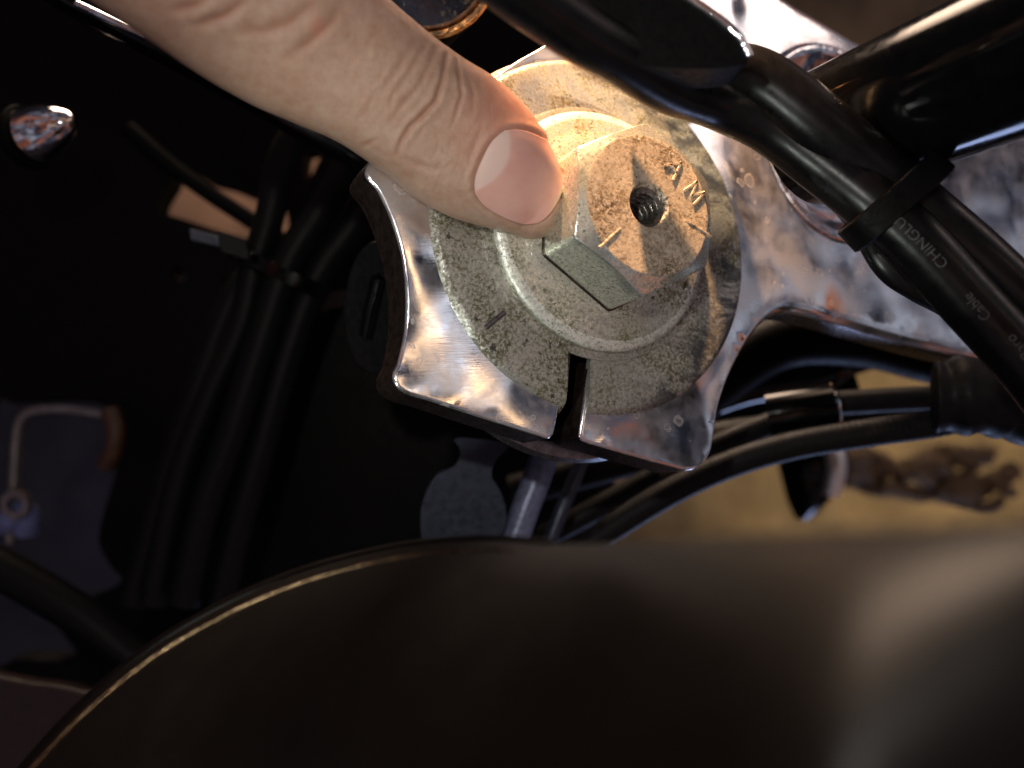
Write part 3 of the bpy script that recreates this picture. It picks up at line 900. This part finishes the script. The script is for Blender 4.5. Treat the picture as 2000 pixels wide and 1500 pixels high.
# ------------------------------------------------------------------ instrument and its black housing at the top
gc = D(822, -78, 19.5); gn = (VIEW+RM @ Vector((0.25, -0.1, 0))).normalized()
gauge = thing('gauge', 'round instrument with a gold bezel behind the finger', 'gauge')
lathe('bezel', [(1.62, 0), (1.66, 0.1), (1.60, 0.17), (1.50, 0.12), (1.47, 0.02), (1.42, 0.1), (1.36, 0.09), (1.33, -0.02), (1.36, -0.6), (1.6, -0.6)], M['gold'], gc, gn, gauge, 96)
lathe('glass_face', [(0.01, 0.02), (0.7, 0.01), (1.34, -0.04), (1.34, -0.12), (0.01, -0.12)], M['glass'], gc, gn, gauge, 64)
lathe('body', [(0.01, -0.3), (1.5, -0.3), (1.62, -0.5), (1.5, -2.4), (0.9, -3.2), (0.01, -3.2)], M['satin'], gc, gn, gauge, 64)
prism('shadow_block', [W(1400, 110, 1.4), W(1480, 118, 1.4), W(1480, 155, 1.4), W(1395, 150, 1.4)], [], (0, 0, 1), 1.82, M['satin'], house_ := thing('instrument_housing', 'gloss black instrument housing with a thin chrome edge at the top of the view', 'instrument housing'))  # hidden block added to shade the clamp right of the bolt
hs = smooth_loop([(1060, -170), (1250, -70), (1345, -2), (1405, 40), (1440, 72), (1462, 112), (1440, 128), (1350, 134), (1200, 120), (1140, 85), (1110, 40), (1085, -20), (1040, -100)], 6)
house = house_
hd = 14.6
prism('shell', [D(x, y, hd) for x, y in hs], [], VIEW, 1.0, M['satin'], house, bev=0.2)
tube('chrome_edge', [D(1240, -75, hd-0.02), D(1300, -35, hd-0.02), D(1348, -3, hd-0.02), D(1405, 36, hd-0.02), D(1443, 70, hd-0.02), D(1464, 112, hd-0.02)], 0.07, M['bright'], house, n=10, seg=14)

# ------------------------------------------------------------------ fuel tank below, close to the lens
sil = [(-160, 1790, 14.6), (-60, 1640, 14.8), (55, 1495, 15.0), (165, 1375, 15.2), (300, 1262, 15.4), (450, 1175, 15.4), (600, 1113, 15.2), (780, 1068, 14.7), (950, 1053, 13.6), (1100, 1062, 11.6), (1260, 1058, 9.2), (1450, 1046, 7.4), (1700, 1030, 6.0), (1950, 1015, 5.2), (2250, 1000, 4.7)]
sp_ = crom([Vector(p) for p in sil], 12)
tv, tf = [], []
NA = 40
def tank_pt(p, a):
    """a from 0 at the horizon line to 90 degrees below the lens; negative goes over the far side"""
    u = sstep(300, 1700, p.x)
    db = 9.5+(4.0-9.5)*u
    yb = 1900 - 0*u
    if a >= 0:
        y = p.y+(yb-p.y)*(1-math.cos(a)); d = p.z+(db-p.z)*math.sin(a)
    else:
        y = p.y+(yb-p.y)*(1-math.cos(a))*0.8; d = p.z-(p.z-db)*math.sin(a)*0.8
        d = p.z+(p.z-db)*math.sin(-a)*0.8
    return D(p.x, y, d)
angs = [math.radians(-60+150*k/NA) for k in range(NA+1)]
for p in sp_:
    for a in angs: tv.append(tank_pt(p, a))
K = NA+1
for i in range(len(sp_)-1):
    for k in range(NA): tf.append((i*K+k, (i+1)*K+k, (i+1)*K+k+1, i*K+k+1))
tf.append(tuple(range(K))); tf.append(tuple((len(sp_)-1)*K+k for k in range(K)))
for i in range(len(sp_)-1): tf.append((i*K, (i+1)*K, (i+1)*K+NA, i*K+NA))
tank = thing('fuel_tank', 'dark brown glossy tank curving up close to the lens with a bright seam', 'fuel tank')
mk('shell', tv, tf, M['tank'], tank)
tr = [tank_pt(p, math.radians(13+3*sstep(700, 0, p.x)))+VIEW*0.015 for p in sp_ if p.x < 1010]
vs, fs = tube_geo(tr, lambda u: 0.05*(1-0.5*u), 12)
mk('seam_trim', vs, fs, simple('dull_seam_metal', (0.26, 0.17, 0.10), 0.25, 1.0, nscale=4, namp=0.6, bumps=0.5, bscale=16, bd=0.04), tank)
tr = [tank_pt(p, math.radians(3))+VIEW*0.01 for p in sp_ if p.x < 1080]
vs, fs = tube_geo(tr, lambda u: 0.13*(1-0.5*u), 14)
mk('lip', vs, fs, M['tank'], tank)

# ------------------------------------------------------------------ below the clamp, middle
tab = prism('bracket_tab', [D(x, y, 22.5) for x, y in smooth_loop([(893, 855), (990, 868), (972, 895), (962, 915), (962, 935), (975, 955), (988, 990), (988, 1030), (975, 1062), (960, 1110), (850, 1110), (826, 1060), (822, 1000), (835, 955), (855, 925), (885, 912), (897, 895), (900, 880)], 5)], [], VIEW+Vector((0.1, 0, 0)), 0.35, M['gunmetal'], bev=0.05)
tag(tab, 'dull blue grey keyhole shaped steel tab hanging below the clamp', 'bracket')
t1 = tube('frame_tube', [D(1078, 840, 23.5), D(1050, 930, 23.2), D(1020, 1010, 23.0), D(985, 1110, 22.8)], 0.36, M['bluegrey'], n=6)
tag(t1, 'wider blue grey tube slanting down beside the keyhole tab', 'tube', 'slanting tubes below the clamp')
t2 = tube('frame_tube', [D(1150, 860, 24.5), D(1120, 940, 24.2), D(1095, 1000, 24.0), D(1055, 1110, 23.8)], 0.19, M['gunmetal'], n=6)
tag(t2, 'thin dark tube slanting down right of the wider blue grey tube', 'tube', 'slanting tubes below the clamp')
def ribs(u, a): return 1+0.02*math.sin(u*520)
GH = 'black hoses below the clamp arm'
h1 = tube('hose', [D(2060, 770, 22.5), D(1850, 822, 23), D(1700, 845, 23.2), D(1560, 868, 23.4), D(1440, 902, 23.5), D(1330, 950, 23.6), D(1220, 1015, 23.8), D(1120, 1085, 24)], 0.36, M['braid'], n=40, seg=24, prof=ribs)
tag(h1, 'ribbed black hose sweeping from the rubber boot down to the tank', 'hose', GH)
h2 = tube('hose', [D(2050, 770, 24.5), D(1850, 776, 24.6), D(1700, 783, 24.8), D(1600, 795, 25), D(1450, 850, 25), D(1330, 905, 25.2), D(1200, 975, 25.4), D(1060, 1050, 25.6)], 0.33, M['rubber'], n=12)
tag(h2, 'smooth black hose passing through the chrome ringed sleeve', 'hose', GH)
h3 = tube('hose', [D(1880, 800, 26), D(1700, 820, 26), D(1560, 838, 26), D(1400, 858, 26.2), D(1200, 905, 26.6), D(1000, 960, 27)], 0.50, M['rubber'], n=12)
tag(h3, 'thick black hose lying behind the ribbed hose', 'hose', GH)
slv = thing('hose_sleeve', 'black hose sleeve ending in a thin chrome ring', 'hose fitting')
tube('sleeve', [D(1500, 812, 24.4), D(1560, 803, 24.2), D(1625, 795, 24.1)], 0.62, M['gloss'], slv, n=6, seg=32)
ax = (D(1660, 790, 24.1)-D(1560, 803, 24.2)).normalized()
lathe('ring', [(0.36, 0), (0.60, 0.0), (0.65, 0.06), (0.60, 0.13), (0.42, 0.2), (0.34, 0.12)], M['bright'], D(1622, 795, 24.1), ax, slv, 40)
boot = tube('rubber_boot', [D(1822, 775, 22.2), D(1850, 775, 22.1), D(1900, 772, 22.0), D(1960, 775, 22.0), D(2010, 790, 22.0), D(2120, 800, 22), D(2400, 850, 22.5)], lambda u: 0.78+0.20*math.sin(u*3.0)+0.05*math.sin(u*30), M['rubber'], n=10, seg=40)
tag(boot, 'bulging black rubber boot at the right edge under the arm', 'rubber boot')
# dark frame parts behind the hoses, and one added shadow tube
fr1 = tube('frame_rail', [D(1300, 800, 29), D(1450, 745, 29), D(1600, 720, 29), D(1640, 690, 29), D(1800, 660, 29), D(2100, 690, 29)], 0.8, M['gloss'], n=10, seg=32)
tag(fr1, 'gloss black frame rail in the shadow under the clamp arm', 'frame rail', 'black frame rails')
fr3 = tube('frame_rail', [D(1330, 800, 28), D(1440, 712, 28), D(1540, 664, 28), D(1680, 662, 28), D(1800, 690, 28), D(1950, 730, 28)], 0.85, M['satin'], n=8, seg=32)  # added black tube filling the shadow under the arm
tag(fr3, 'added black tube standing for the shadow under the clamp arm', 'frame rail', 'black frame rails')
fr2 = tube('frame_rail', [D(1280, 780, 31), D(1400, 790, 31), D(1560, 790, 31), D(1650, 770, 31)], 1.5, M['satin'], n=8, seg=32)
tag(fr2, 'broad satin black frame rail behind the hose sleeve', 'frame rail', 'black frame rails')
hornc = D(1590, 900, 42)
horn = thing('horn', 'gloss black horn with two bright glints far below the hoses', 'horn')
lathe('horn_body', [(0.01, 1.5), (0.7, 1.35), (1.25, 0.9), (1.55, 0.1), (1.5, -0.6), (0.9, -2.0), (0.35, -2.9), (0.01, -3.0)], M['gloss'], hornc, RM @ Vector((0.1, 1.0, 0.35)), horn, 48)
tube('horn_glint', [D(1628, 880, 40.6), D(1634, 915, 40.4), D(1622, 965, 40.6)], 0.42, M['satchrome'], horn, n=8, seg=16)  # pale strip standing for the bright glint on the horn
coil = thing('rope_coil', 'brown tangled rope coil lying on the tan floor', 'rope')
vs, fs = [], []
rc = random.Random(11)
for q in range(7):
    cx, cy, rx, ry, ph = 1800+rc.uniform(-130, 120), 940+rc.uniform(-55, 35), rc.uniform(25, 85), rc.uniform(14, 42), rc.uniform(0, 6)
    pth = [D(cx+rx*math.cos(ph+a*0.35)*(1+0.15*math.sin(a*1.3+q)), cy+ry*math.sin(ph+a*0.35)*(1+0.2*math.cos(a+q)), 57+rc.uniform(-1, 1)) for a in range(17)]
    v_, f_ = tube_geo(crom(pth, 5), rc.uniform(0.35, 0.7), 10)
    mk('loop', v_, f_, M['rope'], coil)

# ------------------------------------------------------------------ left side
fp_out = [(-400, -350), (700, -350), (1050, -120), (1120, 100), (1050, 330), (1000, 700), (1010, 1000), (960, 1200), (500, 1320), (150, 1345), (-400, 1345)]
holes_px = [
    smooth_loop([(350, 322), (330, 360), (306, 408), (350, 425), (420, 448), (500, 470), (560, 480), (555, 400), (500, 385), (440, 362), (400, 352)], 3),
    smooth_loop([(598, 296), (630, 296), (620, 318), (602, 352), (594, 330)], 2),
    smooth_loop([(345, 522), (362, 530), (366, 543), (352, 549), (336, 543), (332, 530)], 3),
    smooth_loop([(-40, 800), (30, 790), (150, 785), (205, 795), (228, 850), (230, 900), (215, 960), (200, 1010), (193, 1060), (215, 1105), (236, 1135), (180, 1165), (100, 1200), (150, 1285), (30, 1288), (-60, 1290)], 4)]
panel = prism('dark_backing', [D(x, y, 34) for x, y in fp_out], [[D(x, y, 34) for x, y in h] for h in holes_px], VIEW, 1.2, M['satin'], bev=0.0)  # black sheet put where the left side is only dark
tag(panel, 'added flat black fairing panel with openings filling the dark left side', 'backing')
GB = 'cables in the bundle left of the clamp'
bund = [
    ([(640, 200), (560, 290), (525, 430), (498, 520), (470, 640), (400, 800), (345, 960), (300, 1180)], 26.5, 0.42, 'bluish black cable running down from the finger through the bundle tie'),
    ([(690, 300), (620, 420), (560, 520), (500, 700), (450, 860), (400, 1000), (360, 1180)], 26.0, 0.46, 'black cable in the middle of the bundle below the tie'),
    ([(760, 330), (690, 440), (620, 540), (560, 700), (510, 880), (470, 1020), (430, 1180)], 26.4, 0.44, 'black cable nearest the clamp in the left bundle'),
    ([(560, 470), (470, 560), (430, 640), (380, 780), (320, 960), (260, 1180)], 27.2, 0.40, 'black cable furthest left in the tied bundle')]
for px, d_, r_, lb in bund:
    o = tube('cable', [D(x, y, d_) for x, y in px], r_, M['dull'], n=10, seg=24)
    tag(o, lb, 'cable', GB)
o = tube('cable', [D(250, 250, 30), D(330, 320, 30), D(400, 372, 30), (D(470, 418, 30)), D(540, 462, 30), D(600, 500, 30)], 0.27, M['satin'], n=8, seg=16)
tag(o, 'thin black cable crossing the beige gap in the fairing', 'cable')
zt = thing('cable_tie', 'black ratchet tie with ridged tail round the left cable bundle', 'cable tie', 'black cable ties')
zc = D(540, 530, 26.2)
tie_ring('band', zc, D(500, 620, 26.2)-D(570, 470, 26.2), 1.35, 0.62, 0.42, M['gloss'], zt)
def box(name, a, b, wv, hv, m, parent):
    """bar from a to b, half width vector wv, half height vector hv"""
    vs = [p+wv*s+hv*t for p in (a, b) for s, t in ((-1, -1), (1, -1), (1, 1), (-1, 1))]
    fs = [(0, 1, 2, 3), (7, 6, 5, 4)]+[(i, (i+1) % 4, 4+(i+1) % 4, 4+i) for i in range(4)]
    o = mk(name, vs, fs, m, parent, False)
    md = o.modifiers.new('edge', 'BEVEL'); md.width = 0.03; md.segments = 2
    return o
dn = (RM @ Vector((0.15, -1, 0))).normalized()
box('tail', D(372, 458, 25.0), D(440, 474, 25.2), dn*0.16, VIEW*0.05, M['gunmetal'], zt)
box('lock', D(432, 472, 25.1), D(488, 490, 25.3), dn*0.30, VIEW*0.2, M['rubber'], zt)
for k in range(7):
    t = k/7+0.06
    a = D(374, 459, 24.92).lerp(D(440, 475, 25.1), t)
    box('ridge', a, a+(D(440, 474, 25.1)-D(372, 458, 25.0)).normalized()*0.06, dn*0.15, VIEW*0.03, M['gunmetal'], zt)
lever = tube('lever', [D(60, -60, 21), D(160, 5, 21), D(250, 50, 21), D(400, 130, 21.2), D(560, 222, 21.6), D(700, 300, 22), D(780, 360, 22.6)], 0.42, M['gloss'], n=10, seg=32)
tag(lever, 'gloss black lever bar running along the underside of the finger', 'lever')
strip = tube('chrome_strip', [D(150, 8, 20.4), D(210, 36, 20.3), D(285, 70, 20.4)], 0.09, M['bright'], n=8, seg=12)
tag(strip, 'short bluish chrome strip at the top left above the black panel', 'trim strip')
acorn = thing('acorn_nut', 'small chrome domed nut alone in the dark at the left', 'nut')
an = D(84, 246, 24)
lathe('dome', [(0.01, 1.5), (0.22, 1.4), (0.48, 1.0), (0.66, 0.5), (0.72, 0.1), (0.62, 0.0), (0.01, 0.0)], M['bright'], an+RM @ Vector((-0.25, -0.25, 0)), RM @ Vector((0.75, 0.15, 0.35)), acorn, 32)
lathe('collar', [(0.4, -0.3), (0.82, -0.3), (0.86, -0.15), (0.82, -0.02), (0.4, -0.02)], M['satin'], an+RM @ Vector((-0.25, -0.25, 0)), RM @ Vector((0.75, 0.15, 0.35)), acorn, 32)
rod = tube('bent_rod', [D(20, 1060, 33), D(26, 960, 33), D(32, 860, 33), D(45, 815, 33), D(80, 800, 33), D(140, 800, 33), D(215, 812, 33)], 0.20, M['steel'], n=10, seg=16)
tag(rod, 'thin bent metal rod in the opening at the left edge', 'rod')
clip = tube('clip', [D(214, 800, 32.5), D(226, 840, 32.4), D(222, 880, 32.4), D(205, 910, 32.6)], 0.32, M['brown'], n=6, seg=16)
tag(clip, 'small brown plastic clip at the end of the bent rod', 'clip')
con = thing('connector', 'pale blue connector below the bent rod at the left edge', 'connector')
cm_ = simple('pale_blue_plastic', (0.14, 0.18, 0.40), 0.4, 0.0, nscale=2)
tube('body', [D(5, 1025, 33), D(28, 1010, 32.8), D(52, 1000, 32.8), D(50, 1040, 33)], 0.42, cm_, con, n=6, seg=20)
lathe('ring', [(0.28, -0.1), (0.5, -0.1), (0.55, 0.05), (0.5, 0.2), (0.28, 0.2)], M['steel'], D(34, 985, 32.3), VIEW, con, 32)
hs_ = tube('hose', [D(-80, 1075, 28), D(0, 1110, 28), D(80, 1155, 28), D(160, 1205, 28), D(240, 1270, 28), D(330, 1340, 28)], 0.62, M['dull'], n=10, seg=32)
tag(hs_, 'thick black hose crossing the lower left corner', 'hose')
lowp = prism('side_cover', [D(x, y, 26) for x, y in smooth_loop([(-200, 1325), (60, 1335), (160, 1352), (240, 1390), (230, 1700), (-200, 1700)], 4)], [], VIEW, 0.6,
             simple('dark_brown_cover', (0.022, 0.011, 0.009), 0.4, 0.0, nscale=2, bumps=0.2), bev=0.15)
tag(lowp, 'dark brown cover in the lower left corner outside the tank', 'side cover')
# switch cap beside the clamp
cap = thing('key_switch', 'black round key switch with a slanted slot tucked against the left clamp edge', 'key switch')
kc = D(735, 600, 20.6); ka = RM @ Vector((-0.80, 0.0, 0.55))
lathe('barrel', [(0.01, 0.0), (0.9, 0.0), (1.2, 0.03), (1.32, 0.1), (1.42, 0.12), (1.48, 0.05), (1.5, -0.1), (1.42, -0.2), (1.42, -2.0), (0.01, -2.0)], M['rubber'], kc, ka, cap, 64)
ku = (RM @ Vector((0.35, 1.0, 0.4))); ku = (ku-ka.normalized()*ku.dot(ka.normalized())).normalized()
tube('key_slot', [kc+ka.normalized()*0.06-ku*0.7, kc+ka.normalized()*0.08, kc+ka.normalized()*0.06+ku*0.7], 0.2, M['gloss'], cap, n=5, seg=16)
# engine mass in the dark middle
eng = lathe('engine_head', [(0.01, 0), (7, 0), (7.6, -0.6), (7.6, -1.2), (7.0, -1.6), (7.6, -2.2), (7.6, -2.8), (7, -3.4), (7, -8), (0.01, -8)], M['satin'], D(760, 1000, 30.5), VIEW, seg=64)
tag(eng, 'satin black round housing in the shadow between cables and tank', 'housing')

# ------------------------------------------------------------------ floor
fv = [Vector((-600, -600, -62)), Vector((900, -600, -62)), Vector((900, 900, -62)), Vector((-600, 900, -62))]
fl = mk('floor', fv, [(0, 1, 2, 3)], M['dim_floor'], None, False)
tag(fl, None, None, None, 'structure')

def slab(name, x0, y0, x1, y1, zt, th, m, lb, cat):
    vs = [Vector((x, y, z)) for z in (zt-th, zt) for x, y in ((x0, y0), (x1, y0), (x1, y1), (x0, y1))]
    fs = [(3, 2, 1, 0), (4, 5, 6, 7)]+[(i, (i+1) % 4, 4+(i+1) % 4, 4+i) for i in range(4)]
    o = mk(name, vs, fs, m, None, False)
    tag(o, lb, cat); return o
slab('floor_mat', 27, -220, 520, 75, -60.5, 1.4, M['floor'], 'large tan mat on the floor behind the hoses and the horn', 'floor mat')
slab('cardboard', -6, 15, 26, 70, -59.0, 2.5, simple('warm_cardboard', (0.42, 0.27, 0.16), 0.8, 0.0, nscale=0.3, namp=0.3), 'beige cardboard on the floor seen through gaps left of the clamp', 'cardboard')
